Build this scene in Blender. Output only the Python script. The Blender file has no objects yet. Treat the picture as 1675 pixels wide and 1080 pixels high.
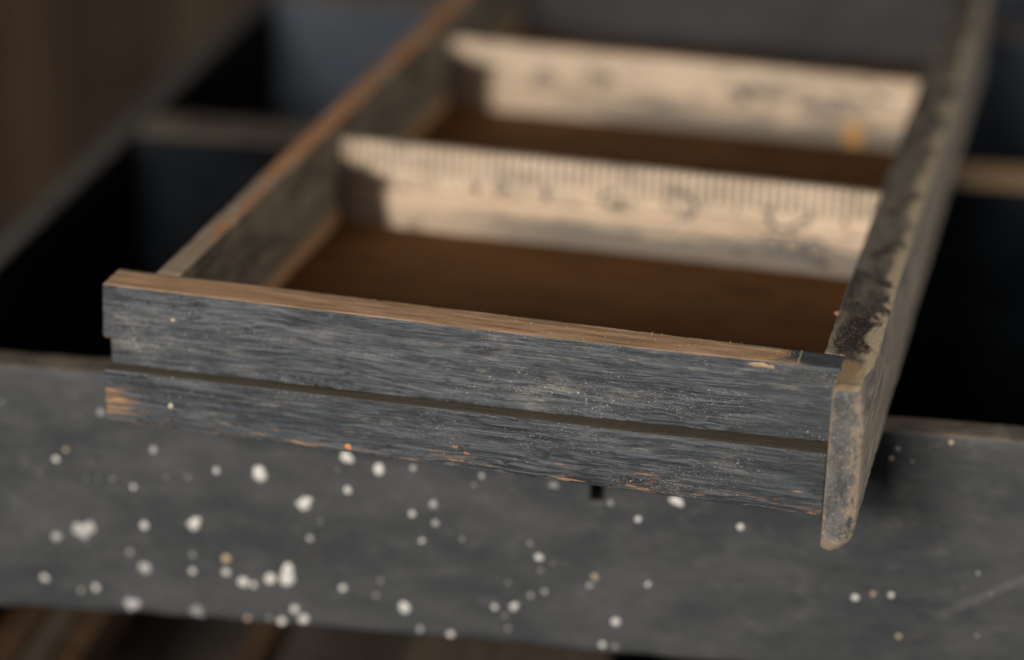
import bpy, bmesh, math, random
from mathutils import Vector, Matrix, noise as mnoise

sc = bpy.context.scene
COL = sc.collection
R = math.radians
MM = 0.001

# ---------------------------------------------------------------- camera
cam_d = bpy.data.cameras.new('camera')
cam = bpy.data.objects.new('camera', cam_d)
COL.objects.link(cam)
sc.camera = cam
cam_d.sensor_width = 36.0
cam_d.lens = 84.21
cam_d.clip_start = 0.01
cam_d.clip_end = 50
cam.matrix_world = (Matrix.Translation((0.25768, -0.55584, 0.25407))
                    @ Matrix.Rotation(0.2496948, 4, 'Z') @ Matrix.Rotation(1.1591703, 4, 'X')
                    @ Matrix.Rotation(0.0188036, 4, 'Z'))
cam_d.dof.use_dof = True
cam_d.dof.focus_distance = 0.632
cam_d.dof.aperture_fstop = 3.7
cam_d.dof.aperture_blades = 0

# ---------------------------------------------------------------- world and window light
w = bpy.data.worlds.new('World')
sc.world = w
w.use_nodes = True
w.node_tree.nodes['Background'].inputs[0].default_value = (0.78, 0.88, 1.0, 1)
w.node_tree.nodes['Background'].inputs[1].default_value = 0.07

KEY_DIR = Vector((0.14, 1.0, -0.38)).normalized()
TARGET = Vector((0.1, 0.1, -0.03))
ld = bpy.data.lights.new('window_light', 'AREA')
ld.shape = 'RECTANGLE'
ld.size = 0.55
ld.size_y = 0.40
ld.energy = 30.5
ld.color = (1.0, 0.92, 0.82)
lo = bpy.data.objects.new('window_light', ld)
COL.objects.link(lo)
lo.location = TARGET - KEY_DIR * 1.6
lo.rotation_euler = KEY_DIR.to_track_quat('-Z', 'Y').to_euler()

l2 = bpy.data.lights.new('side_window_light', 'AREA')
l2.shape = 'RECTANGLE'
l2.size = 0.5
l2.size_y = 0.5
l2.energy = 8.5
l2.color = (1.0, 0.95, 0.88)
lo2 = bpy.data.objects.new('side_window_light', l2)
COL.objects.link(lo2)
lo2.location = (1.5, 0.14, 0.46)
lo2.rotation_euler = (TARGET - Vector(lo2.location)).to_track_quat('-Z', 'Y').to_euler()

sc.view_settings.view_transform = 'Standard'
sc.view_settings.look = 'None'
sc.view_settings.exposure = 0.0
sc.view_settings.gamma = 1.0
sc.view_settings.use_curve_mapping = False
sc.render.engine = 'CYCLES'
sc.cycles.max_bounces = 6
sc.cycles.use_denoising = True

# ---------------------------------------------------------------- node helpers
class NT:
    def __init__(s, name, rough=0.65, spec=0.3):
        s.m = bpy.data.materials.new(name)
        s.m.use_nodes = True
        s.t = s.m.node_tree
        s.b = s.t.nodes['Principled BSDF']
        s.b.inputs['Roughness'].default_value = rough
        s.b.inputs['Specular IOR Level'].default_value = spec
        tc = s.t.nodes.new('ShaderNodeTexCoord')
        v = s.t.nodes.new('ShaderNodeVectorMath'); v.operation = 'SCALE'
        s.t.links.new(tc.outputs['Object'], v.inputs[0])
        v.inputs['Scale'].default_value = 1000.0
        s.p = v.outputs[0]                       # position in millimetres
        sep = s.t.nodes.new('ShaderNodeSeparateXYZ')
        s.t.links.new(s.p, sep.inputs[0])
        s.x, s.y, s.z = sep.outputs
        sn = s.t.nodes.new('ShaderNodeSeparateXYZ')
        s.t.links.new(tc.outputs['Normal'], sn.inputs[0])
        s.nx, s.ny, s.nz = sn.outputs
    def put(s, sock, val):
        if isinstance(val, bpy.types.NodeSocket):
            s.t.links.new(val, sock)
        elif isinstance(val, tuple) and len(val) == 3 and sock.type == 'RGBA':
            sock.default_value = (*val, 1)
        else:
            sock.default_value = val
    def math(s, op, a, b=0.0, clamp=False):
        n = s.t.nodes.new('ShaderNodeMath'); n.operation = op; n.use_clamp = clamp
        s.put(n.inputs[0], a); s.put(n.inputs[1], b)
        return n.outputs[0]
    def mul(s, a, b): return s.math('MULTIPLY', a, b)
    def add(s, a, b): return s.math('ADD', a, b)
    def scl(s, sx, sy, sz, off=(0, 0, 0), vec=None):
        n = s.t.nodes.new('ShaderNodeVectorMath'); n.operation = 'MULTIPLY_ADD'
        s.put(n.inputs[0], vec or s.p)
        n.inputs[1].default_value = (sx, sy, sz); n.inputs[2].default_value = off
        return n.outputs[0]
    def noise(s, vec, scale=1.0, detail=4, rough=0.6, dist=0.0):
        n = s.t.nodes.new('ShaderNodeTexNoise')
        s.put(n.inputs['Vector'], vec)
        n.inputs['Scale'].default_value = scale
        n.inputs['Detail'].default_value = detail
        n.inputs['Roughness'].default_value = rough
        n.inputs['Distortion'].default_value = dist
        return n.outputs['Fac']
    def rng(s, a, lo, hi, o0=0.0, o1=1.0):
        n = s.t.nodes.new('ShaderNodeMapRange'); n.interpolation_type = 'SMOOTHSTEP'
        s.put(n.inputs['Value'], a)
        n.inputs['From Min'].default_value = lo; n.inputs['From Max'].default_value = hi
        n.inputs['To Min'].default_value = o0; n.inputs['To Max'].default_value = o1
        return n.outputs['Result']
    def mix(s, f, a, b):
        n = s.t.nodes.new('ShaderNodeMix'); n.data_type = 'RGBA'
        s.put(n.inputs['Factor'], f); s.put(n.inputs[6], a); s.put(n.inputs[7], b)
        return n.outputs[2]
    def edge(s, lo=0.52, hi=0.6):
        n = s.t.nodes.new('ShaderNodeNewGeometry')
        return s.rng(n.outputs['Pointiness'], lo, hi)
    def done(s, col, height=None, dist=0.25, strength=0.8, rough=None):
        s.put(s.b.inputs['Base Color'], col)
        if rough is not None: s.put(s.b.inputs['Roughness'], rough)
        if height is not None:
            n = s.t.nodes.new('ShaderNodeBump')
            n.inputs['Strength'].default_value = strength
            n.inputs['Distance'].default_value = dist * MM
            s.put(n.inputs['Height'], height)
            s.t.links.new(n.outputs[0], s.b.inputs['Normal'])
        return s.m

def grain(n, ax, along=0.03, across=0.7, off=(0, 0, 0), warp=1.6):
    """long wavy wood grain running along axis ax (0 x, 1 y, 2 z)"""
    k = [across] * 3; k[ax] = along
    lw = [0.06] * 3; lw[ax] = 0.018
    wob = n.noise(n.scl(*lw, off), 1, 2, 0.5)
    vm = n.t.nodes.new('ShaderNodeVectorMath'); vm.operation = 'ADD'
    cmb = n.t.nodes.new('ShaderNodeCombineXYZ')
    d = n.mul(n.add(wob, -0.5), warp * 4)
    for i in range(3):
        if i != ax: n.put(cmb.inputs[i], d)
    n.put(vm.inputs[0], n.scl(*k, off)); n.put(vm.inputs[1], cmb.outputs[0])
    return vm.outputs[0]

# ---------------------------------------------------------------- materials
def m_front(lower=False):
    n = NT('blue_grey_paint_lower' if lower else 'blue_grey_paint', 0.58, 0.35)
    off = (7.3, 2.1, 40.0) if lower else (0, 0, 0)
    g = n.noise(grain(n, 0, 0.012, 0.60, off, 2.0), 1, 4, 0.55)
    fine = n.noise(grain(n, 0, 0.030, 2.4, (off[0] + 1, 4, off[2] + 6), 3.2), 1, 2, 0.6)
    cloud = n.noise(n.scl(0.028, 0.09, 0.09, off), 1, 4, 0.65)
    col = n.mix(n.rng(g, 0.38, 0.57), (0.027, 0.034, 0.045), (0.080, 0.094, 0.112))
    col = n.mix(n.mul(n.rng(fine, 0.50, 0.72), 0.4), col, (0.135, 0.15, 0.168))
    col = n.mix(n.mul(n.rng(fine, 0.48, 0.32), 0.6), col, (0.024, 0.028, 0.034))
    mott = n.noise(n.scl(0.55, 0.9, 0.9, (off[0] + 2, 3, off[2] + 5)), 1, 6, 0.78)
    col = n.mix(n.rng(mott, 0.46, 0.70, 0.0, 0.34), col, (0.19, 0.19, 0.18))
    col = n.mix(n.rng(mott, 0.42, 0.28, 0.0, 0.4), col, (0.032, 0.038, 0.046))
    crack = n.noise(grain(n, 0, 0.016, 1.1, (off[0] + 5, 8, off[2] + 3), 2.2), 1, 3, 0.5)
    col = n.mix(n.mul(n.rng(n.math('ABSOLUTE', n.add(crack, -0.5)), 0.065, 0.022), n.rng(cloud, 0.38, 0.6, 1.0, 0.45)), col, (0.016, 0.019, 0.024))
    crk2 = n.noise(grain(n, 0, 0.010, 1.2, (off[0] + 15, 1, off[2] + 13), 2.6), 1, 2, 0.5)
    col = n.mix(n.mul(n.rng(n.math('ABSOLUTE', n.add(crk2, -0.48)), 0.06, 0.015), n.rng(n.noise(n.scl(0.015, 0.1, 0.06, off), 1, 3, 0.6), 0.42, 0.58, 0.0, 0.8)), col, (0.026, 0.032, 0.041))
    # pale rubbed dust
    rub = n.noise(n.scl(0.07, 0.4, 0.4, off), 1, 6, 0.75)
    dust = n.mul(n.rng(cloud, 0.44, 0.62), n.rng(rub, 0.47, 0.66))
    dust = n.mul(dust, n.rng(n.noise(n.scl(0.9, 1.6, 1.6, off), 1, 4, 0.8), 0.36, 0.60, 0.25, 1.0))
    col = n.mix(n.mul(dust, 0.6), col, (0.28, 0.262, 0.225))
    hz = n.noise(n.scl(0.012, 0.25, 0.22, (off[0] + 9, 2, off[2] + 1)), 1, 5, 0.7)
    col = n.mix(n.mul(n.rng(hz, 0.60, 0.72), 0.25), col, (0.27, 0.25, 0.215))
    # dark sooty end beside the right board
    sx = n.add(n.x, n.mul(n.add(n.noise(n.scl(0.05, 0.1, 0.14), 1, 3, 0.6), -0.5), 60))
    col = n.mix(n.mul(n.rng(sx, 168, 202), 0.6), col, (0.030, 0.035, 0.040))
    # specks
    clus = n.rng(n.noise(n.scl(0.035, 0.06, 0.08, (3, 3, 3)), 1, 3, 0.6), 0.42, 0.66, 0.03, 1.0)
    s1 = n.rng(n.noise(n.scl(1.1, 1.4, 1.5, off), 1, 2, 0.6), 0.655, 0.70)
    s2 = n.rng(n.noise(n.scl(2.6, 3.2, 3.2, off), 1, 1, 0.5), 0.665, 0.71)
    spk = n.mul(n.math('MAXIMUM', n.mul(s1, 0.75), n.mul(s2, 0.7)), clus)
    col = n.mix(spk, col, (0.46, 0.43, 0.36))
    chipn = n.noise(n.scl(0.10, 0.55, 0.55, (off[0] + 11, 5, off[2] + 9)), 1, 4, 0.65)
    wood = n.mix(n.noise(n.scl(0.05, 1.2, 1.2), 1, 3, 0.6), (0.30, 0.135, 0.055), (0.52, 0.33, 0.17))
    if lower:
        # bare streaks: worn bottom edge and the rubbed left end
        zz = n.add(n.z, n.mul(n.add(chipn, -0.5), 26))
        low = n.rng(zz, -34.5, -38.0)
        bare = n.mul(low, n.rng(n.noise(n.scl(0.055, 0.5, 0.55, (1, 4, 2)), 1, 5, 0.7), 0.53, 0.62))
        dx = n.add(n.x, n.mul(n.add(n.noise(n.scl(0.05, 1, 0.9), 1, 4, 0.7), -0.5), 30))
        end = n.mul(n.rng(dx, 10, 3), n.mul(n.rng(n.z, -27.5, -29.5), n.rng(n.z, -37.5, -35.5)))
        end = n.mul(end, n.rng(n.noise(n.scl(0.05, 0.6, 0.85), 1, 4, 0.7), 0.43, 0.53))
        bare = n.math('MAXIMUM', bare, end)
        bare = n.math('MAXIMUM', bare, n.mul(n.rng(chipn, 0.70, 0.73), 0.8))
        col = n.mix(n.mul(bare, 0.8), col, wood)
        led = n.rng(n.nz, 0.55, 0.85)
        dustc = n.mix(n.noise(n.scl(0.5, 0.9, 0.9), 1, 6, 0.8), (0.014, 0.012, 0.008), (0.125, 0.104, 0.074))
        col = n.mix(led, col, dustc)
        h = n.add(n.add(n.mul(g, 1.2), n.add(n.mul(fine, 0.25), n.mul(mott, 0.45))), n.mul(bare, -0.5))
    else:
        bare = n.rng(chipn, 0.705, 0.73)
        col = n.mix(n.mul(bare, 0.7), col, wood)
        # the top edge is worn down to the wood, except at the right end
        top = n.rng(n.add(n.nz, n.mul(n.add(rub, -0.5), 0.5)), 0.50, 0.68)
        rx = n.add(n.x, n.mul(n.add(n.noise(n.scl(0.08, 0.3, 0.2), 1, 4, 0.6), -0.5), 26))
        top = n.mul(top, n.rng(rx, 190, 184))
        tg = n.noise(n.scl(0.045, 0.5, 0.5, (2, 8, 4)), 1, 5, 0.65)
        tf = n.noise(n.scl(0.5, 2.2, 2.2), 1, 4, 0.75)
        tw = n.mix(n.rng(tg, 0.34, 0.66), (0.23, 0.135, 0.075), (0.46, 0.295, 0.172))
        tw = n.mix(n.mul(n.rng(tf, 0.5, 0.75), 0.5), tw, (0.62, 0.45, 0.29))
        by = n.add(n.y, n.mul(n.add(n.noise(n.scl(0.05, 0.4, 0.2, (5, 1, 1)), 1, 4, 0.6), -0.5), 14))
        tw = n.mix(n.mul(n.rng(by, 15.5, 19.0), 0.75), tw, (0.17, 0.135, 0.095))
        col = n.mix(top, col, tw)
        h = n.add(n.add(n.mul(g, 1.2), n.add(n.mul(fine, 0.25), n.mul(mott, 0.45))), n.add(n.mul(spk, 0.25), n.mul(n.mul(top, tf), 0.9)))
    return n.done(col, h, 0.34, 0.85)

def m_right():
    n = NT('worn_side_board', 0.6, 0.3)
    g = n.noise(grain(n, 1, 0.02, 0.6, (3, 9, 1)), 1, 5, 0.62)
    c1 = n.noise(n.scl(0.10, 0.05, 0.10, (4, 1, 6)), 1, 5, 0.7, 0.6)
    c2 = n.noise(n.scl(0.22, 0.12, 0.22, (8, 2, 3)), 1, 5, 0.7, 0.5)
    fine = n.noise(n.scl(1.6, 1.2, 1.6), 1, 3, 0.7)
    face = n.mix(n.rng(g, 0.36, 0.62), (0.15, 0.13, 0.11), (0.36, 0.305, 0.245))
    face = n.mix(n.mul(n.rng(c1, 0.50, 0.66), 0.7), face, (0.10, 0.105, 0.11))
    face = n.mix(n.mul(n.rng(c2, 0.62, 0.68), 0.6), face, (0.36, 0.10, 0.07))
    # top: grimy, mottled, bare near the front
    top = n.mix(n.rng(c1, 0.38, 0.60), (0.035, 0.034, 0.031), (0.13, 0.113, 0.088))
    top = n.mix(n.mul(n.rng(c2, 0.54, 0.74), 0.7), top, (0.045, 0.043, 0.04))
    yy = n.add(n.y, n.mul(n.add(c2, -0.5), 34))
    xx = n.add(n.x, n.mul(n.add(c1, -0.5), 20))
    soot = n.mul(n.mul(n.rng(yy, 16, 21), n.rng(yy, 52, 44)), n.mul(n.rng(xx, 197.5, 200.5), n.rng(xx, 208.5, 206.5)))
    top = n.mix(n.mul(n.rng(yy, 60, 20), 0.75), top, n.mix(n.rng(c1, .4, .6), (0.10, 0.08, 0.055), (0.25, 0.205, 0.145)))
    top = n.mix(n.mul(soot, 0.95), top, n.mix(n.rng(c2, 0.5, 0.62), (0.015, 0.015, 0.017), (0.085, 0.05, 0.03)))
    front = n.mul(n.rng(n.add(n.y, n.mul(n.add(c1, -0.5), 10)), 15, 11), n.rng(n.x, 199.5, 201.5))
    top = n.mix(n.mul(front, 0.7), top, n.mix(fine, (0.24, 0.145, 0.07), (0.36, 0.25, 0.14)))
    top = n.mix(n.mul(n.rng(xx, 205.5, 208.5), 0.85), top, (0.42, 0.33, 0.22))
    col = n.mix(n.rng(n.nz, 0.45, 0.8), face, top)
    # end face: grey paint, rubbed
    endc = n.mix(n.rng(n.noise(n.scl(0.3, 0.3, 0.09, (1, 5, 2)), 1, 6, 0.72, 0.3), 0.34, 0.68), (0.055, 0.059, 0.064), (0.145, 0.142, 0.137))
    endc = n.mix(n.mul(n.rng(c2, 0.60, 0.68), 0.7), endc, (0.42, 0.32, 0.22))
    col = n.mix(n.rng(n.ny, -0.55, -0.8), col, endc)
    ex = n.add(n.x, n.mul(n.add(c2, -0.5), 5))
    rub = n.math('MAXIMUM', n.rng(ex, 205.2, 207.6), n.rng(ex, 201.7, 200.4))
    rub = n.mul(n.mul(rub, n.rng(n.y, 8, 0)), n.rng(n.noise(n.scl(0.3, 0.3, 0.15, (6, 6, 6)), 1, 5, 0.75), 0.40, 0.58))
    rub = n.math('MAXIMUM', rub, n.mul(n.mul(n.rng(n.add(n.z, n.mul(n.add(c2, -0.5), 8)), -41.5, -44.5), n.rng(n.y, 12, 4)), 0.8))
    col = n.mix(n.mul(rub, 0.7), col, (0.38, 0.29, 0.20))
    spk = n.rng(n.noise(n.scl(2.2, 2.0, 2.2), 1, 1, 0.5), 0.665, 0.72)
    col = n.mix(n.mul(spk, 0.7), col, (0.50, 0.46, 0.38))
    h = n.add(n.mul(g, 1.1), n.add(n.mul(c2, 0.8), n.mul(fine, 0.25)))
    return n.done(col, h, 0.5, 0.85)

def m_left():
    n = NT('left_side_board', 0.65, 0.25)
    g = n.noise(grain(n, 1, 0.025, 0.5, (6, 3, 2)), 1, 5, 0.65)
    c = n.noise(n.scl(0.12, 0.045, 0.09, (2, 2, 7)), 1, 5, 0.7, 0.6)
    c2 = n.add(n.noise(n.scl(0.1, 0.02, 0.1, (7, 5, 1)), 1, 3, 0.6), n.rng(n.y, 20, 190, -0.12, 0.10))
    face = n.mix(n.rng(c, 0.36, 0.64), (0.042, 0.035, 0.027), (0.145, 0.116, 0.083))
    face = n.mix(n.mul(n.rng(g, 0.45, 0.65), 0.4), face, (0.15, 0.122, 0.09))
    face = n.mix(n.mul(n.rng(n.add(n.z, n.mul(n.add(c, -0.5), 10)), -27.0, -31.0), 0.8), face, (0.30, 0.165, 0.075))
    top = n.mix(n.rng(c2, 0.40, 0.60), (0.24, 0.185, 0.135), (0.34, 0.165, 0.075))
    top = n.mix(n.mul(n.rng(c, 0.5, 0.66), 0.6), top, (0.40, 0.34, 0.26))
    col = n.mix(n.rng(n.nz, 0.4, 0.8), face, top)
    return n.done(col, n.add(g, n.mul(c, 0.5)), 0.4, 0.7)

def dark_corner(n, col, y):
    """dark brown patch in the lower corner by the left wall"""
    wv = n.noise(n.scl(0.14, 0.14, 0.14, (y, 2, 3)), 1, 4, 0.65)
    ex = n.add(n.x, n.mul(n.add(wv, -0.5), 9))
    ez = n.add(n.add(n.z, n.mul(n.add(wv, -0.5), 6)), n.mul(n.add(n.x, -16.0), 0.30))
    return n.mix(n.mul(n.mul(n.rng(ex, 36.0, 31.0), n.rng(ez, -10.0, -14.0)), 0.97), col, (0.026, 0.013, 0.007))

def m_ruler(y):
    n = NT('printed_ruler_wood', 0.55, 0.3)
    off = (y * 13.0, y * 5, 1)
    g = n.noise(grain(n, 0, 0.02, 0.6, off), 1, 4, 0.6)
    c = n.noise(n.scl(0.035, 0.1, 0.12, off), 1, 5, 0.7, 0.4)
    col = n.mix(n.rng(g, 0.3, 0.7), (0.55, 0.42, 0.295), (0.74, 0.59, 0.445))
    col = n.mix(n.mul(n.rng(c, 0.48, 0.70), 0.6), col, (0.30, 0.25, 0.195))
    gr = n.noise(n.scl(0.09, 0.2, 0.2, (off[0] + 4, 2, 7)), 1, 5, 0.75)
    col = n.mix(n.mul(n.rng(gr, 0.53, 0.68), 0.65), col, (0.16, 0.142, 0.122))
    # printed ticks, every eighth longer
    fr = n.math('FRACT', n.mul(n.x, 1 / 2.9))
    d = n.math('ABSOLUTE', n.add(fr, -0.5))
    tick = n.rng(d, 0.17, 0.10)
    fr8 = n.math('FRACT', n.add(n.mul(n.x, 1 / 23.2), 0.0625))
    d8 = n.math('ABSOLUTE', n.add(fr8, -0.5))
    tl = n.rng(d8, 0.09, 0.05)
    length = n.add(n.mul(tl, -3.0), -14.5)
    up = n.math('GREATER_THAN', n.z, length)
    fac = n.mul(n.mul(tick, up), n.rng(n.noise(n.scl(0.05, 0.1, 0.2), 1, 3, 0.6), 0.3, 0.55, 0.6, 1.0))
    if y > 200:
        fac = n.mul(fac, 0.3)
        sm = n.noise(n.scl(0.06, 0.1, 0.16, (2, 7, 4)), 1, 4, 0.7)
        col = n.mix(n.mul(n.mul(n.rng(sm, 0.50, 0.64), n.rng(n.z, -12, -17)), 0.75), col, (0.12, 0.11, 0.10))
    col = n.mix(fac, col, (0.07, 0.07, 0.075))
    col = dark_corner(n, col, y)
    return n.done(col, n.add(g, n.mul(c, .3)), 0.25, 0.6)

def m_strip(y):
    n = NT('lower_strip_wood', 0.6, 0.25)
    off = (y * 9.0, 3, 5)
    g = n.noise(grain(n, 0, 0.02, 0.6, off), 1, 4, 0.6)
    c = n.noise(n.scl(0.03, 0.1, 0.16, off), 1, 5, 0.7, 0.5)
    col = n.mix(n.rng(g, 0.3, 0.7), (0.54, 0.40, 0.275), (0.71, 0.56, 0.42))
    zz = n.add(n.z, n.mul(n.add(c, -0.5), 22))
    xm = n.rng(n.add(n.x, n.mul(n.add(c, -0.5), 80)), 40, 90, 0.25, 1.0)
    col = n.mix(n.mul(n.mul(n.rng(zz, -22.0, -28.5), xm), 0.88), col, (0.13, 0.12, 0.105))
    gr = n.noise(n.scl(0.06, 0.2, 0.2, (off[0] + 1, 6, 3)), 1, 5, 0.75)
    col = n.mix(n.mul(n.rng(gr, 0.53, 0.68), 0.65), col, (0.14, 0.126, 0.11))
    col = dark_corner(n, col, y)
    return n.done(col, n.add(g, n.mul(c, .4)), 0.3, 0.6)

def m_plain(name, a, b, ax=1, rough=0.65, spec=0.25, along=0.02, across=0.4, off=(0, 0, 0), wear=None, wt=(0.56, 0.68), edge=None, bump=0.3, tan=None):
    n = NT(name, rough, spec)
    g = n.noise(grain(n, ax, along, across, off), 1, 5, 0.62)
    c = n.noise(n.scl(0.02, 0.02, 0.02, off), 1, 5, 0.7, 0.5)
    col = n.mix(n.rng(n.add(n.mul(g, 0.55), n.mul(c, 0.45)), 0.36, 0.62), a, b)
    if wear: col = n.mix(n.mul(n.rng(n.noise(n.scl(0.05, 0.03, 0.05, off), 1, 5, 0.7, .5), *wt), 0.8), col, wear)
    if edge: col = n.mix(n.mul(n.rng(n.nz, 0.5, 0.85), n.rng(c, 0.30, 0.50, 0.35, 1.0)), col, edge)
    if tan: col = n.mix(n.mul(n.rng(n.nz, 0.5, 0.85), n.rng(n.add(n.x, n.mul(n.add(c, -0.5), 30)), 280, 292)), col, tan)
    return n.done(col, g, bump, 0.7)

def m_rail():
    n = NT('weathered_grey_paint', 0.6, 0.3)
    g = n.noise(grain(n, 0, 0.02, 0.35, (4, 4, 4)), 1, 5, 0.62)
    c = n.noise(n.scl(0.018, 0.03, 0.04, (1, 2, 3)), 1, 6, 0.72, 0.15)
    c2 = n.noise(n.scl(0.07, 0.12, 0.14, (7, 1, 3)), 1, 6, 0.78, 0.1)
    col = n.mix(n.rng(c, 0.36, 0.64), (0.036, 0.041, 0.047), (0.070, 0.074, 0.079))
    col = n.mix(n.mul(n.rng(g, 0.5, 0.68), 0.4), col, (0.055, 0.058, 0.062))
    col = n.mix(n.mul(n.rng(c2, 0.50, 0.72), 0.5), col, (0.135, 0.137, 0.137))
    col = n.mix(n.mul(n.rng(c2, 0.46, 0.30), 0.6), col, (0.03, 0.032, 0.035))
    col = n.mix(n.mul(n.rng(n.noise(n.scl(0.05, 0.05, 0.09, (3, 8, 2)), 1, 4, 0.7), 0.62, 0.72), 0.35), col, (0.14, 0.10, 0.075))
    # old vertical scratch-like scuff at the far right
    dd = n.math('ABSOLUTE', n.add(n.add(n.mul(n.x, -0.62), n.z), 0.62 * 291 - 213.9))
    col = n.mix(n.mul(n.mul(n.rng(dd, 2.4, 0.6), n.rng(n.x, 272, 284)), 0.2), col, (0.22, 0.22, 0.22))
    top = n.rng(n.nz, 0.5, 0.8)
    col = n.mix(top, col, n.mix(n.rng(c2, 0.4, 0.62), (0.07, 0.064, 0.056), (0.165, 0.135, 0.10)))
    low = n.rng(n.add(n.z, n.mul(n.add(c2, -0.5), 7)), 182.5, 180.0)
    col = n.mix(n.mul(low, 0.7), col, (0.24, 0.18, 0.125))
    h = n.add(g, n.mul(c2, 0.6))
    return n.done(col, h, 0.4, 0.7)

def m_drop(name, col, rough=0.4):
    n = NT(name, rough, 0.45)
    c = n.noise(n.scl(0.7, 0.7, 0.7), 1, 3, 0.6)
    return n.done(n.mix(n.rng(c, 0.35, 0.65), tuple(k * 0.82 for k in col), col), c, 0.2, 0.5)

# ---------------------------------------------------------------- mesh helpers
def tag(o, label=None, cat=None, group=None, kind=None):
    if label: o['label'] = label
    if cat: o['category'] = cat
    if group: o['group'] = group
    if kind: o['kind'] = kind
    return o

def link(name, me, mat, parent=None, loc=(0, 0, 0)):
    o = bpy.data.objects.new(name, me)
    COL.objects.link(o)
    if mat: me.materials.append(mat)
    for p in me.polygons: p.use_smooth = True
    if parent: o.parent = parent
    o.location = loc
    return o

def empty(name, loc, rz=0.0):
    o = bpy.data.objects.new(name, None)
    COL.objects.link(o)
    o.location = loc
    o.rotation_euler = (0, 0, rz)
    o.empty_display_size = 0.02
    return o

def rrect(a0, a1, b0, b1, r, na, nb, k=3):
    """rounded rectangle, counter-clockwise from the bottom left; returns [(a, b, cornerness)]"""
    pts = []
    def arc(ca, cb, t0):
        for i in range(k + 1):
            t = t0 + (math.pi / 2) * i / k
            pts.append((ca + r * math.cos(t), cb + r * math.sin(t), 1.0))
    def line(p, q, m):
        for i in range(1, m):
            t = i / m
            pts.append((p[0] + (q[0] - p[0]) * t, p[1] + (q[1] - p[1]) * t, 0.0))
    arc(a0 + r, b0 + r, math.pi); line((a0 + r, b0), (a1 - r, b0), na)
    arc(a1 - r, b0 + r, 1.5 * math.pi); line((a1, b0 + r), (a1, b1 - r), nb)
    arc(a1 - r, b1 - r, 0); line((a1 - r, b1), (a0 + r, b1), na)
    arc(a0 + r, b1 - r, math.pi / 2); line((a0, b1 - r), (a0, b0 + r), nb)
    return pts

def sweep(name, stations, prof, axis, mat, parent, loc=(0, 0, 0), amp=0.05, freq=(0.05, 0.4, 0.4), chip=0.0, chipf=0.15, seed=0, flat=None):
    """closed profile in the two other axes carried along one axis; all in millimetres; worn by noise"""
    rings, wts = [], []
    for s in stations:
        ring = prof(s)
        rings.append([(p[0], p[1]) for p in ring]); wts.append([p[2] for p in ring])
    m = len(rings[0])
    verts, W = [], []
    for s, ring, wt in zip(stations, rings, wts):
        for (a, b), c in zip(ring, wt):
            v = {0: (s, a, b), 1: (a, s, b), 2: (a, b, s)}[axis]
            verts.append(v); W.append(c)
    faces = []
    flip = axis == 1
    for i in range(len(stations) - 1):
        for j in range(m):
            k = (j + 1) % m
            f = (i * m + j, (i + 1) * m + j, (i + 1) * m + k, i * m + k)
            faces.append(f if flip else f[::-1])
    c0 = tuple(range(m)); c1 = tuple((len(stations) - 1) * m + j for j in range(m))
    faces.append(c0 if flip else c0[::-1]); faces.append(c1[::-1] if flip else c1)
    me = bpy.data.meshes.new(name)
    me.from_pydata([Vector(v) for v in verts], [], faces)
    me.update()
    nr = [v.normal.copy() for v in me.vertices]
    so = Vector((seed * 7.1, seed * 3.7, seed * 1.9))
    for v, nn, c in zip(me.vertices, nr, W):
        p = v.co
        q = Vector((p.x * freq[0], p.y * freq[1], p.z * freq[2])) + so
        d = amp * (mnoise.noise(q) + 0.5 * mnoise.noise(q * 2.3))
        if c and chip and not (flat and flat(p)):
            e = mnoise.noise(p * chipf + so) + 0.5 * mnoise.noise(p * chipf * 3.1 + so)
            d -= chip * max(0.0, e - 0.05)
        if flat and flat(p): c = 0; d = amp * mnoise.noise(Vector((0, 0, p.z * freq[2])) + so); nn = Vector((0, -1, 0))
        co = p + nn * d
        v.co = co * MM
    me.update()
    return link(name, me, mat, parent, loc)

def ends(s0, s1, step, r, k=3):
    """stations between s0 and s1 with rounded ends; returns [(s, inset)]"""
    out = []
    for i in range(k + 1):
        t = (math.pi / 2) * i / k
        out.append((s0 + r * (1 - math.sin(t)), None) if False else (s0 + r * (1 - math.cos(t)), r * (1 - math.sin(t))))
    nmid = max(1, int((s1 - s0 - 2 * r) / step))
    for i in range(1, nmid):
        out.append((s0 + r + (s1 - s0 - 2 * r) * i / nmid, 0.0))
    for i in range(k + 1):
        t = (math.pi / 2) * (1 - i / k)
        out.append((s1 - r * (1 - math.cos(t)), r * (1 - math.sin(t))))
    return out

def board(name, axis, s0, s1, a0, a1, b0, b1, mat, parent, loc=(0, 0, 0), r=0.6, step=4, na=3, nb=6, skew=0.0, **kw):
    """a worn board; skew shifts the first cross axis along its length"""
    st = ends(s0, s1, step, r)
    ins = dict(st)
    def prof(s):
        i = ins[s]; o = skew * (s - s0)
        return rrect(a0 + i + o, a1 - i + o, b0 + i, b1 - i, max(r - i * 0.6, r * 0.35), na, nb)
    fq = [0.3] * 3; fq[axis] = 0.03
    kw.setdefault('freq', tuple(fq))
    return sweep(name, [s for s, _ in st], prof, axis, mat, parent, loc, **kw)

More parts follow.
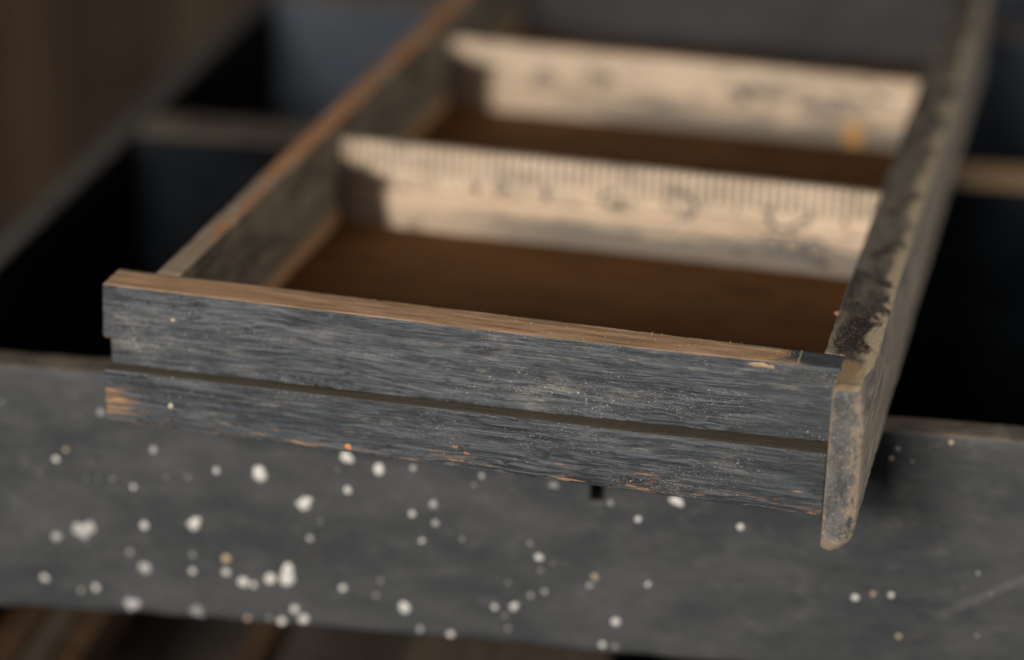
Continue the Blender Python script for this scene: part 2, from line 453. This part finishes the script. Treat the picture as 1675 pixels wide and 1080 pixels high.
# ================================================================ SETTING
def backdrop():
    fl = bpy.data.meshes.new('floor')
    fl.from_pydata([(-4, -3, 0), (4, -3, 0), (4, 4, 0), (-4, 4, 0)], [], [(0, 1, 2, 3)])
    fo = link('floor', fl, m_plain('dark_floor', (0.03, 0.022, 0.016), (0.06, 0.045, 0.033), 1, 0.8, 0.1, 0.004, 0.03), None, (0, 0, -0.62))
    tag(fo, kind='structure')
    wm = bpy.data.meshes.new('wall')
    wm.from_pydata([(-1.6, 0, -0.62), (1.4, 0, -0.62), (1.4, 0, 1.2), (-1.6, 0, 1.2), (-1.6, 0.05, -0.62), (1.4, 0.05, -0.62), (1.4, 0.05, 1.2), (-1.6, 0.05, 1.2)], [],
                   [(0, 1, 2, 3), (5, 4, 7, 6), (3, 2, 6, 7), (1, 5, 6, 2), (4, 0, 3, 7)])
    wo = link('wall', wm, m_plain('wall_back', (0.012, 0.01, 0.009), (0.02, 0.016, 0.013), 2, 0.9, 0.1), None, (0, 1.45, 0))
    tag(wo, kind='structure')
    cols = [((0.045, 0.03, 0.022), (0.075, 0.052, 0.037)), ((0.085, 0.06, 0.042), (0.12, 0.086, 0.06)),
            ((0.15, 0.08, 0.035), (0.21, 0.115, 0.055)), ((0.07, 0.048, 0.031), (0.105, 0.073, 0.05)),
            ((0.075, 0.046, 0.03), (0.115, 0.076, 0.05))]
    mats = [m_plain('wall_board_wood_%d' % i, a, b, 2, 0.75, 0.15, 0.006, 0.08, (i * 3.0, 1, 2)) for i, (a, b) in enumerate(cols)]
    rnd = random.Random(5)
    x, i = -1590.0, 0
    order = [0, 1, 4, 3, 1, 0, 3, 1, 2, 0, 4]
    while x < 1380:
        wd = rnd.choice((62, 78, 90, 104))
        board('wall_board', 2, -618, 1195, x, x + wd - 5, -16, -1, mats[order[i % len(order)]], wo, r=1.5, step=120, na=2, nb=2, amp=0.4)
        x += wd; i += 1
backdrop()

# ================================================================ CABINET (open top, lower drawer openings)
CT = (-0.045465, 0.026004, -0.039)
CYAW = R(6.886)
CH = 263.0                                        # its height in millimetres; top is at local z = CH
cab = empty('open_cabinet', (CT[0], CT[1], CT[2] - CH * MM), CYAW)
tag(cab, 'weathered dark grey open-topped cabinet with black compartments under the small drawer', 'cabinet')
M_in = m_plain('black_compartment_paint', (0.006, 0.007, 0.008), (0.013, 0.015, 0.018), 0, 0.75, 0.05, edge=(0.085, 0.072, 0.062))
M_cross1 = m_plain('black_divider', (0.003, 0.004, 0.006), (0.009, 0.012, 0.015), 0, 0.75, 0.04, edge=(0.13, 0.108, 0.09), tan=(0.30, 0.20, 0.12), off=(5, 2, 1))  # nearest divider, coloured darker than the two behind it
M_cross = m_plain('dark_blue_divider_paint', (0.030, 0.038, 0.050), (0.066, 0.080, 0.102), 0, 0.7, 0.12, wear=(0.08, 0.06, 0.045), edge=(0.17, 0.13, 0.095), off=(2, 6, 1))
M_side = m_plain('dark_side_paint', (0.006, 0.006, 0.006), (0.015, 0.014, 0.013), 1, 0.75, 0.06, edge=(0.075, 0.072, 0.066))
M_run = m_plain('brown_runner_wood', (0.04, 0.022, 0.012), (0.09, 0.052, 0.03), 1, 0.7, 0.2)
M_run2 = m_plain('grimy_shelf_wood', (0.05, 0.038, 0.028), (0.085, 0.065, 0.048), 1, 0.7, 0.2)

SLOT = (175.1, 178.7, CH - 29.0, CH - 17.5)
def rail():
    st = [s for s, _ in ends(-60, 420, 4.0, 1.2)]
    ins = dict(ends(-60, 420, 4.0, 1.2))
    for q in (SLOT[0] - 0.05, SLOT[0] + 0.05, SLOT[1] - 0.05, SLOT[1] + 0.05): st.append(q); ins[q] = 0.0
    st.sort()
    zs = [CH - 80.6 + 1.2 + i * (80.6 - 2.4) / 26 for i in range(1, 26)]
    for q in (SLOT[2], SLOT[3]): zs += [q - 0.05, q + 0.05]
    zs.sort(reverse=True)
    def prof(s):
        i = ins[s]; r = 1.2
        bot = CH - 80.6 + 0.9 * math.sin(s * 0.02) + 0.5 * mnoise.noise(Vector((s * 0.06, 0, 0))) + (s - 90) * 0.012
        pts = rrect(i, 11 - i, bot + i, CH - i, max(r - i * .6, .4), 3, 2)
        # front side (a = 0): replace its straight run with the slot-aware run
        head = pts[:-1] if pts[-1][2] == 0 else pts
        run = []
        for z in zs:
            ins_slot = SLOT[0] < s < SLOT[1] and SLOT[2] < z < SLOT[3]
            run.append((i + (9.0 if ins_slot else 0.0), z, 0.0))
        return head + run
    return sweep('front_rail', st, prof, 0, m_rail(), cab, amp=0.10, freq=(0.03, 0.2, 0.12), chip=0.7, chipf=0.12, seed=3, flat=lambda p: p.y < 0.02 or (SLOT[0] - 1 < p.x < SLOT[1] + 1 and p.y > 8.9))
rail_o = rail()
rail_o.data.materials.append(m_plain('slot_dark', (0.004, 0.004, 0.004), (0.008, 0.007, 0.006), 0, 0.9, 0.05))  # black colour inside the slot stands for the darkness of an open hole
for f in rail_o.data.polygons:
    c = f.center / MM
    if SLOT[0] - 0.2 < c.x < SLOT[1] + 0.2 and SLOT[2] - 0.2 < c.z < SLOT[3] + 0.2 and 0.6 < c.y < 9.9: f.material_index = 1

# left side, cross dividers, right side, back, floor of the compartments
board('side_wall', 1, 11.4, 640, -39.5, -28.0, 0, CH - 0.4, M_side, cab, skew=0.042, r=1.2, step=18, nb=8, amp=0.2, chip=0.6, seed=1)
board('side_wall', 1, 11.4, 640, 408.5, 420, 0, CH - 0.4, M_side, cab, r=1.2, step=30, nb=5, amp=0.2, seed=2)
for k, (v0, v1) in enumerate(((207, 236), (401, 425), (600, 620))):
    x0 = -27.4 + 0.042 * (v0 - 11)
    board('cross_divider', 0, x0, 408, v0, v1, 95, CH, M_cross if k else M_cross1, cab, r=1.2, step=12, nb=8, amp=0.2, chip=0.9, chipf=0.08, seed=4 + k)
board('back_wall', 0, -60, 420, 640.5, 652, 0, CH, M_in, cab, r=1.2, step=40, nb=5, amp=0.2, seed=8)
board('compartment_floor', 0, -13, 407, 12, 639, 90, 94.5, M_in, cab, r=0.8, step=60, na=6, nb=2, amp=0.1, seed=9)
# drawer runners and shelf slats in the opening under the rail
zr0, zr1 = 134.0, CH - 116.0
for u0, u1, m in ((-25.5, -12.6, M_run), (-11.4, -1.5, M_run2), (-0.4, 9.0, M_run), (57.5, 66.0, M_run), (112, 178, M_run2), (250, 262, M_run)):
    board('drawer_runner', 1, 2, 640, u0, u1, zr0, zr1, m, cab, r=0.8, step=30, nb=2, amp=0.15, skew=0.02 if u0 < 100 else 0, seed=int(u0) + 40)

# ---- white paint drops on the rail
DROPS = [(-0.3,-12.1,2.2),(18.4,-26.2,3.1),(15.2,-29.6,3.5),(25.8,-29.5,2.0),(45.2,-24.0,3.4),(64.1,-29.2,2.9),(38.5,-36.9,3.1),(41.3,-49.6,3.5),(56.7,-47.6,4.7),(13.8,-55.9,4.1),(36.3,-59.1,3.5),(40.8,-64.1,4.6),(55.8,-58.3,3.3),(55.6,-63.8,3.7),(66.1,-58.6,3.7),(66.0,-63.2,3.7),(9.1,-70.5,3.9),(25.1,-72.4,3.7),(20.4,-73.9,3.2),(36.2,-77.1,5.4),(77.2,-29.1,5.2),(90.4,-37.8,5.2),(95.1,-43.3,2.2),(91.9,-49.4,3.3),(103.5,-32.2,3.4),(103.3,-21.4,4.3),(112.9,-24.6,4.1),(123.0,-23.3,3.0),(100.5,-25.6,1.8),(122.7,-38.4,3.4),(129.0,-34.6,3.4),(129.6,-40.8,3.1),(125.6,-47.1,2.9),(71.2,-66.1,4.4),(74.3,-66.8,3.1),(79.5,-64.2,4.2),(84.7,-63.6,5.5),(101.7,-65.3,3.8),(113.1,-61.7,2.9),(111.7,-66.8,3.1),(86.8,-74.1,3.5),(89.5,-77.2,4.1),(82.7,-78.6,3.7),(120.4,-70.2,4.2),(125.1,-77.2,3.3),(134.4,-78.0,3.5),(143.2,-24.1,2.8),(140.9,-27.3,2.5),(137.6,-45.4,2.7),(157.7,-45.0,2.7),(160.5,-49.4,3.9),(164.6,-51.1,2.0),(161.0,-53.7,2.5),(162.4,-60.7,2.9),(158.3,-62.4,2.9),(147.6,-67.4,2.9),(153.4,-66.6,3.6),(150.7,-70.0,2.5),(151.7,-74.3,2.9),(175.6,-57.4,3.1),(177.1,-54.4,2.9),(189.1,-34.2,2.8),(192.8,-55.4,2.9),(183.8,-68.9,3.6),(180.1,-77.2,3.3),(183.9,-77.4,2.7),(218.7,-34.0,3.2),(200.0,-27.3,4.2),(253.0,-54.1,3.5),(258.0,-52.4,2.7),(263.2,-52.3,2.7),(266.4,-65.7,3.2),(287.1,-42.8,2.3),(288.7,-63.3,2.3),(291.2,-49.1,1.9),(261.2,-5.2,2.8),(259.7,-8.4,2.4),(265.6,-8.9,1.9),(275.8,-2.1,2.6),(29.8,-13.0,4.0),(22.4,-52.8,5.9),(56.4,-77.6,4.8),(164.3,-25.3,3.9),(180.9,-29.6,3.0),(78.8,-77.9,3.1),(72.1,-78.6,2.8),(151.5,-58.9,2.2),(24.1,-35.3,2.0),(27.7,-35.0,2.0),(32.2,-34.6,2.2),(48.7,-32.8,2.2),(55.3,-32.2,2.5)]
TAN = {1, 14, 60, 69, 71, 76, 78, 85}
FAINT = {0, 3, 12, 10, 18, 22, 28, 38, 39, 47, 48, 49, 51, 52, 57, 58, 65, 72, 73, 74, 75, 77, 81, 82, 83, 84, 86, 87, 88, 89, 90, 91, 79}
BLOB = {8, 11, 19, 21, 80, 79, 67, 81, 56, 82}
def drop_mesh(kind, seed):
    """flattened droplet, radius 1, standing out along -Y"""
    rnd = random.Random(seed)
    vs, fs, nr, ns = [], [], 6, 18
    lobes = [(rnd.uniform(0, 6.28), rnd.uniform(0.01, 0.045) if kind != 'blob' else rnd.uniform(0.06, 0.2), k) for k in (2, 3, 5)]
    vs.append((0, -0.42, 0))
    for i in range(1, nr + 1):
        t = i / nr
        for j in range(ns):
            a = 2 * math.pi * j / ns
            q = 1 + sum(m * math.cos(k * a + ph) for ph, m, k in lobes)
            if kind == 'tear':
                q *= 1 + 1.15 * max(0, math.sin(a)) ** 7
            vs.append((q * t * math.cos(a), -0.42 * math.sqrt(max(0, 1 - t * t)) + 0.03 * (i == nr), q * t * math.sin(a)))
    for j in range(ns):
        fs.append((0, 1 + (j + 1) % ns, 1 + j))
    for i in range(nr - 1):
        for j in range(ns):
            k = (j + 1) % ns
            fs.append((1 + i * ns + j, 1 + i * ns + k, 1 + (i + 1) * ns + k, 1 + (i + 1) * ns + j))
    me = bpy.data.meshes.new('paint_drop')
    me.from_pydata([(x * MM, y * MM, z * MM) for x, y, z in vs], [], fs)
    me.update()
    for p in me.polygons: p.use_smooth = True
    return me
M_dw = m_drop('white_paint', (0.72, 0.71, 0.68))
M_dt = m_drop('cream_paint', (0.52, 0.41, 0.27))
M_dm = m_drop('greyed_white_paint', (0.46, 0.46, 0.455), 0.5)
M_df = m_drop('thin_white_paint', (0.29, 0.288, 0.28), 0.6)
base = {}
for mi, mt in (('w', M_dw), ('m', M_dm), ('t', M_dt), ('f', M_df)):
    for kd in ('round', 'blob', 'tear'):
        for v in range(3):
            if mi != 'w' and kd == 'tear': continue
            me = drop_mesh(kd, v * 7 + len(base))
            me.materials.append(mt)
            base[mi, kd, v] = me
rnd = random.Random(3)
for i, (u, z, d) in enumerate(DROPS):
    mi = 't' if i in TAN else 'f' if i in FAINT else 'm' if i in (80, 11, 9, 19) or d < 3.6 and rnd.random() < 0.5 else 'w'
    kd = 'tear' if i == 36 else 'blob' if i in BLOB or rnd.random() < 0.22 else 'round'
    o = bpy.data.objects.new('paint_drop', base[mi, kd, rnd.randrange(3)])
    COL.objects.link(o)
    o.parent = rail_o
    o.location = (u * MM, -0.00002, (CH + z) * MM)
    rad = max(0.40, (d - 0.95) / 2 * (1.0 if d > 4 else rnd.uniform(0.72, 0.98)))
    hgt = rad * (0.45 if mi == 'f' or kd == 'blob' else rnd.uniform(0.8, 1.2))
    asp = 1.25 if i in (20, 26, 43) else rnd.uniform(0.85, 1.2)
    o.scale = (rad * (1.3 if i in (67, 82, 80) else 1), hgt, rad * asp)
    o.rotation_euler = (0, rnd.uniform(-0.3, 0.3) if kd != 'tear' else 0.12, 0)

# ================================================================ THE SMALL DRAWER
DB = -0.03875
dr = empty('small_drawer', (0, 0, DB))
tag(dr, 'small worn blue-grey wooden drawer with ruler dividers resting on the open cabinet', 'drawer')
UP = (0, 0, -DB)                                   # meshes below are in drawer millimetres, top at z = 0

# front board (upper), notched at the left end
def yface(x, z=-22.9): return 3.9 + 2.6 * max(0.0, x / 200.0) ** 3 + 2.0 * (1 + z / 22.9)
def front():
    st, ins = [], {}
    for s, i in ends(-2.3, 201.2, 0.5, 0.5): st.append(s); ins[s] = i
    for q in (0.31, 0.36): st.append(q); ins[q] = 0.0
    st.sort()
    def prof(s):
        i = ins[s]
        bot = -22.95 + 2.5 * s / 200.0
        y0 = yface(s)
        pts = rrect(y0 + i, 17.5 - i, bot + i, 0 - i, 0.45, 10, 26, 3)
        pts = [(a + 2.0 * (1 + b / 22.9) * (17.5 - a) / (17.5 - y0), b, c) for a, b, c in pts]
        if s < 0.33:
            e = max(0.0, min(1.0, (s + 2.3) / 1.6))
            cut = -15.2 + 1.5 * (1 - math.sqrt(1 - (1 - e) ** 2))
            pts = [(a, max(b, cut), c) for a, b, c in pts]
        return pts
    return sweep('front_board', st, prof, 0, m_front(), dr, UP, amp=0.10, freq=(0.03, 0.5, 0.55), chip=0.22, chipf=0.22, seed=11, flat=lambda p: p.x < 1.2)
fb = front()

def rail_low():
    pairs = ends(-0.5, 200.2, 0.5, 0.5)
    ins = dict(pairs)
    def prof(s):
        i = ins[s]
        top = -23.05 + 2.6 * s / 200.0
        return rrect(0 + i, 18.0 - i, -38.75 + i, top - i, 0.45, 12, 18, 3)
    return sweep('bottom_rail', [s for s, _ in pairs], prof, 0, m_front(True), dr, UP, amp=0.10, freq=(0.03, 0.5, 0.55), chip=0.35, chipf=0.2, seed=17)
lr = rail_low()

# right side board: profile in y z, carried across x, bevelled, its nose dropping below the rail
def right_board():
    # stations along y, section in x z
    sts = []
    r = 3.4
    for i in range(9):
        t = (math.pi / 2) * i / 8
        sts.append((-3.4 + r * (1 - math.cos(t)), r * (1 - math.sin(t))))
    y = 0.0
    while y < 398:
        sts.append((y, 0.0)); y += 0.7 if y < 70 else 2.5
    sts.append((398.5, 0.0))
    sts = [q for q in sts if abs(q[0] - 17.75) > 0.3] + [(17.72, 0.0), (17.78, 0.0)]
    sts.sort()
    ins = dict(sts)
    def bottom(s):
        if s < 3: return -48.0
        if s < 17: 
            t = (s - 3) / 14
            return -48.0 + 9.25 * (3 * t * t - 2 * t ** 3)
        return -38.75
    def prof(s):
        i = ins[s]
        x0 = 200.35 + i * 0.3 if s < 17.75 else 195.5
        pts = rrect(x0, 209.3 - i, bottom(s) + i * 1.2, 0 - i * 0.7, 1.9 if s < 10 else 1.0, 16, 26, 5)
        out = []
        b = bottom(s)
        for a, z, c in pts:
            # round the lower outer corner of the nose strongly
            if s < 14:
                fade = 1 - max(0, s - 6) / 8
                q = (a - 200.35) / 8.95
                z = max(z, b + i * 1.2 + fade * (11.0 * max(0.0, q - 0.25) ** 2.0 + 7.0 * max(0.0, 0.25 - q) ** 1.5))
                dz = min(1.0, max(0.0, (b + 14.0) - z) / 14.0)
                a = min(a, 209.3 - i - 2.0 * fade * dz * dz)
                # the upper front corner is rubbed off
                a = min(a, 209.3 - i - fade * 1.6 * max(0.0, (z + 12) / 12))
            out.append((a, z, c))
        return out
    return sweep('side_board', [s for s, _ in sts], prof, 1, m_right(), dr, UP, amp=0.16, freq=(0.1, 0.05, 0.06), chip=0.3, chipf=0.16, seed=23, flat=lambda p: 16.9 < p.y < 18.6)
rb = right_board()
rb['label'] = 'thick worn right side board with a rounded nose'

lb = board('side_board', 1, 17.2, 398, 8.4, 15.85, -38.7, 0, m_left(), dr, UP, r=0.7, step=2.5, nb=14, amp=0.16, chip=0.7, chipf=0.12, seed=29)
lb['label'] = 'thin left side board with an orange-brown top edge'

M_floor = m_plain('brown_drawer_floor', (0.058, 0.025, 0.0072), (0.105, 0.045, 0.0128), 0, 0.7, 0.12, along=0.012, across=0.12, bump=0.15)
board('drawer_floor', 0, 15.9, 195.2, 17.6, 394, -37.6, -34.6, M_floor, dr, UP, r=0.4, step=12, na=20, nb=2, amp=0.08, seed=31)

M_ink = m_plain('faded_ink', (0.07, 0.07, 0.075), (0.17, 0.155, 0.145), 0, 0.6, 0.2)
def stroke(name, pts, wd, y, parent, loc):
    """a flat printed stroke lying on the ruler's front face (x, z in mm)"""
    vs, fs = [], []
    for i, (x, z) in enumerate(pts):
        a = pts[max(i - 1, 0)]; b = pts[min(i + 1, len(pts) - 1)]
        dx, dz = b[0] - a[0], b[1] - a[1]
        l = math.hypot(dx, dz) or 1
        nx, nz = -dz / l * wd / 2, dx / l * wd / 2
        vs += [(x + nx, y, z + nz), (x - nx, y, z - nz)]
    for i in range(len(pts) - 1):
        fs.append((2 * i, 2 * i + 1, 2 * i + 3, 2 * i + 2))
    me = bpy.data.meshes.new(name)
    me.from_pydata([tuple(k * MM for k in v) for v in vs], [], fs)
    me.update()
    return link(name, me, M_ink, parent, loc)

def divider(y, zt, strokes):
    zb = -34.6
    zm = zt - 15.2
    st = ends(15.9, 195.4, 2.5, 0.5)
    xe = 33.2 + 0.02 * (y - 156)
    st = sorted([q for q in st if abs(q[0] - xe) > 0.4] + [(xe - 0.1, 0.0), (xe + 0.1, 0.0)])
    ins = dict(st)
    def prof(s):
        i = ins[s]
        pts = rrect(y + i, y + 4.2 - i, zm + 0.15 + i, zt - i, 0.4, 3, 10)
        return pts
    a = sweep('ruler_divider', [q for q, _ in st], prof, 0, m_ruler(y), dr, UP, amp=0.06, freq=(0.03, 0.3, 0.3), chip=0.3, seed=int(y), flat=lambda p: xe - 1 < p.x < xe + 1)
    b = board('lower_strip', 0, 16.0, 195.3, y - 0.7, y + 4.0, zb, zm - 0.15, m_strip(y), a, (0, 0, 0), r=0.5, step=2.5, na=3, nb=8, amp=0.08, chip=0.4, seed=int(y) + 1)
    for pts, wd in strokes:
        wd *= 1.1 if y > 200 else 0.78
        low = sum(p[1] for p in pts) / len(pts) < zm
        stroke('printed_mark', pts, wd, y - (1.0 if low else 0.22), a, (0, 0, 0))
    return a
def arc(cx, cz, rx, rz, t0, t1, k=10):
    return [(cx + rx * math.cos(R(t0 + (t1 - t0) * i / k)), cz + rz * math.sin(R(t0 + (t1 - t0) * i / k))) for i in range(k + 1)]
S1 = [([(37, -18.5), (39.2, -20.2)], 1.6),
      ([(61.5, -14.5), (61.0, -17.5), (64.5, -17.5)], 1.4), ([(63.5, -15.5), (63.3, -19.5)], 1.4),
      (arc(71, -16.5, 1.6, 2.6, 100, 460), 1.2),
      (arc(81.5, -12.6, 2.2, 1.5, 200, 20), 1.4), ([(86.6, -14.5), (86.9, -19.5)], 2.2),
      (arc(108.5, -16.5, 3.2, 2.6, 60, 330), 1.6), ([(111.3, -15.5), (111.6, -19.6)], 2.8),
      ([(126.0, -11.8), (133.0, -12.2)], 1.6), (arc(132.0, -16.2, 4.0, 4.0, 85, -110), 1.9),
      ([(159.6, -13.4), (160.0, -17.8)], 1.9), (arc(164.5, -16.2, 5.0, 4.0, 200, 340), 1.9), ([(170.0, -17.5), (173.5, -15.0)], 1.6),
      (arc(161.5, -25.2, 2.6, 3.0, 0, 360, 16), 1.5), (arc(168.0, -25.0, 3.0, 3.2, 0, 360, 16), 1.6), (arc(175.2, -25.6, 3.0, 3.2, 0, 360, 16), 1.6),
      ([(149.0, -28.5), (156.0, -29.2), (166, -29.8), (181, -30.2)], 2.0),
      ([(183.5, -15.0), (184.5, -17.0)], 1.6)]
S2 = [([(75.5, -17.0), (79.0, -18.2)], 3.6), (arc(53, -21.0, 3, 3, 0, 250), 2.0), ([(127.2, -18.6), (131.2, -18.0)], 3.6), ([(128, -21), (132, -21)], 2.0), ([(150, -21), (168, -21.5)], 2.0)]
rk = random.Random(8)
for k in range(16):
    x = rk.uniform(42, 188); z = rk.uniform(-19.5, -14.5)
    S1.append(([(x, z), (x + rk.uniform(-1.6, 1.6), z - rk.uniform(0.6, 2.2))], rk.uniform(0.7, 1.3)))
for k in range(12):
    x = rk.uniform(95, 188); z = rk.uniform(-30.5, -23.5)
    S1.append(([(x, z), (x + rk.uniform(1, 4), z - rk.uniform(-0.4, 0.8))], rk.uniform(0.8, 2.2)))
for k in range(9):
    x = rk.uniform(45, 185); z = rk.uniform(-21.0, -14.5)
    S2.append(([(x, z), (x + rk.uniform(1, 5), z - rk.uniform(-0.4, 0.8))], rk.uniform(1.0, 2.6)))
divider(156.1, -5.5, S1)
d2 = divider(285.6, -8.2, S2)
M_rust = m_plain('rusty_label', (0.42, 0.21, 0.06), (0.52, 0.29, 0.10), 0, 0.6, 0.2)
board('rust_patch', 0, 168.3, 174.3, 284.2, 284.75, -33.8, -25.5, M_rust, d2, (0, 0, 0), r=0.2, step=2, na=2, nb=3, amp=0.05)
board('back_board', 0, 8.4, 209.0, 398.6, 410, -38.7, -1.5, m_plain('grey_back_paint', (0.022, 0.024, 0.028), (0.046, 0.048, 0.053), 0, 0.6, 0.3, off=(3, 3, 9)), dr, UP, r=0.8, step=8, nb=10, amp=0.15, chip=0.6, seed=37)

# nail heads and little flecks sitting in the front
M_nail = m_plain('old_nail_iron', (0.018, 0.016, 0.015), (0.05, 0.04, 0.034), 0, 0.6, 0.3)
M_orange = m_plain('orange_chip_wood', (0.45, 0.17, 0.06), (0.60, 0.28, 0.11), 0, 0.7, 0.2)
M_red = m_plain('red_brown_fleck', (0.10, 0.03, 0.02), (0.20, 0.075, 0.045), 0, 0.7, 0.2)
M_pale = m_plain('pale_fleck', (0.45, 0.38, 0.26), (0.6, 0.52, 0.38), 0, 0.7, 0.2)
M_tan = m_plain('tan_bare_wood', (0.26, 0.17, 0.09), (0.46, 0.33, 0.19), 0, 0.7, 0.2, along=0.3, across=1.2)
M_bare = m_plain('orange_bare_wood', (0.13, 0.06, 0.035), (0.36, 0.17, 0.085), 0, 0.7, 0.2, along=0.5, across=1.6)
def fleck(name, x, y, z, sx, sz, mat, parent, seed, h=0.25):
    rnd = random.Random(seed)
    vs, fs, ns = [(0, -h, 0)], [], 12
    for t, hh in ((0.6, -h * 0.9), (1.0, 0.12)):
        for j in range(ns):
            a = 2 * math.pi * j / ns
            q = t * (1 + rnd.uniform(-0.22, 0.22))
            vs.append((q * sx * math.cos(a), hh, q * sz * math.sin(a)))
    for j in range(ns):
        k = (j + 1) % ns
        fs.append((0, 1 + k, 1 + j)); fs.append((1 + j, 1 + k, 1 + ns + k, 1 + ns + j))
    me = bpy.data.meshes.new(name)
    me.from_pydata([((x + a) * MM, (y + b) * MM, (z + c) * MM) for a, b, c in vs], [], fs)
    me.update()
    return link(name, me, mat, parent)
yf = yface
fleck('nail_head', 11.4, yf(11.4, -3.9), -3.9, 0.85, 0.7, M_nail, fb, 1, 0.05)
fleck('nail_head', 11.5, yf(11.5, -11.0), -11.0, 0.75, 0.6, M_nail, fb, 2, 0.05)
fleck('nail_head', 14.0, 0.0, -26.5, 0.8, 0.7, M_nail, lr, 3, 0.05)
fleck('wood_chip', 70.6, 0.0, -36.9, 1.2, 1.0, M_orange, lr, 4, 0.3)
fleck('wood_chip', 19.0, 0.0, -31.6, 0.9, 0.95, M_pale, lr, 5, 0.25)
fleck('wood_chip', 154.6, 0.0, -35.4, 0.8, 0.55, M_red, lr, 6, 0.12)
fleck('wood_chip', 187.8, 0.0, -35.6, 0.75, 0.65, M_red, lr, 7, 0.12)
fleck('wood_chip', 18.5, yf(18.5, -8.0), -8.0, 0.8, 0.6, M_pale, fb, 8, 0.2)
fleck('wood_chip', 179.5, yf(179.5, -1.3), -1.3, 3.2, 0.8, M_tan, fb, 9, 0.06)
fleck('wood_chip', 183.0, yf(183.0, -1.5), -1.5, 1.6, 0.6, M_tan, fb, 13, 0.06)
fleck('bare_patch', 153.8, 0.0, -33.2, 4.6, 0.42, M_bare, lr, 21, 0.04)
fleck('bare_patch', 133.0, 0.0, -34.9, 3.2, 0.55, M_bare, lr, 22, 0.04)
fleck('bare_patch', 129.5, 0.0, -33.6, 1.8, 0.3, M_bare, lr, 23, 0.04)
fleck('bare_patch', 103.5, 0.0, -34.3, 2.2, 1.0, M_bare, lr, 24, 0.03)
fleck('bare_patch', 100.8, 0.0, -32.6, 1.3, 0.8, M_bare, lr, 25, 0.03)
fleck('bare_patch', 126.0, 0.0, -37.4, 5.5, 0.35, M_tan, lr, 26, 0.03)
fleck('splinter', 195.3, 47.5, -1.0, 1.1, 0.5, m_plain('pink_splinter', (0.30, 0.13, 0.10), (0.42, 0.2, 0.16), 0, .6, .3), rb, 10, 1.5)

# torn wood fibres standing up along the worn top edge
def fibres():
    rnd = random.Random(12)
    vs, fs = [], []
    for i in range(170):
        x = min(190, max(2, rnd.gauss(150, 38)))
        y = yf(x, 0) + rnd.uniform(0.6, 17.0 - yf(x, 0))
        l = rnd.uniform(0.2, 0.9); a = rnd.uniform(0, 6.28); lean = rnd.uniform(0.3, 1.4)
        p = Vector((x, y, -0.05)); wv = Vector((math.cos(a + 1.57), math.sin(a + 1.57), 0)) * 0.05
        pr = None
        for k in range(4):
            t = k / 3
            c = p + Vector((math.cos(a), math.sin(a), 0)) * l * math.sin(lean * t) * t + Vector((0, 0, 1)) * l * t * math.cos(lean * t)
            b = len(vs)
            vs += [tuple((c + wv * (1 - .6 * t)) * MM), tuple((c - wv * (1 - .6 * t)) * MM)]
            if pr is not None: fs.append((pr, pr + 1, b + 1, b))
            pr = b
    me = bpy.data.meshes.new('wood_fibres')
    me.from_pydata(vs, [], fs); me.update()
    o = link('wood_fibres', me, M_pale, fb)
    tag(o, kind='stuff')
fibres()
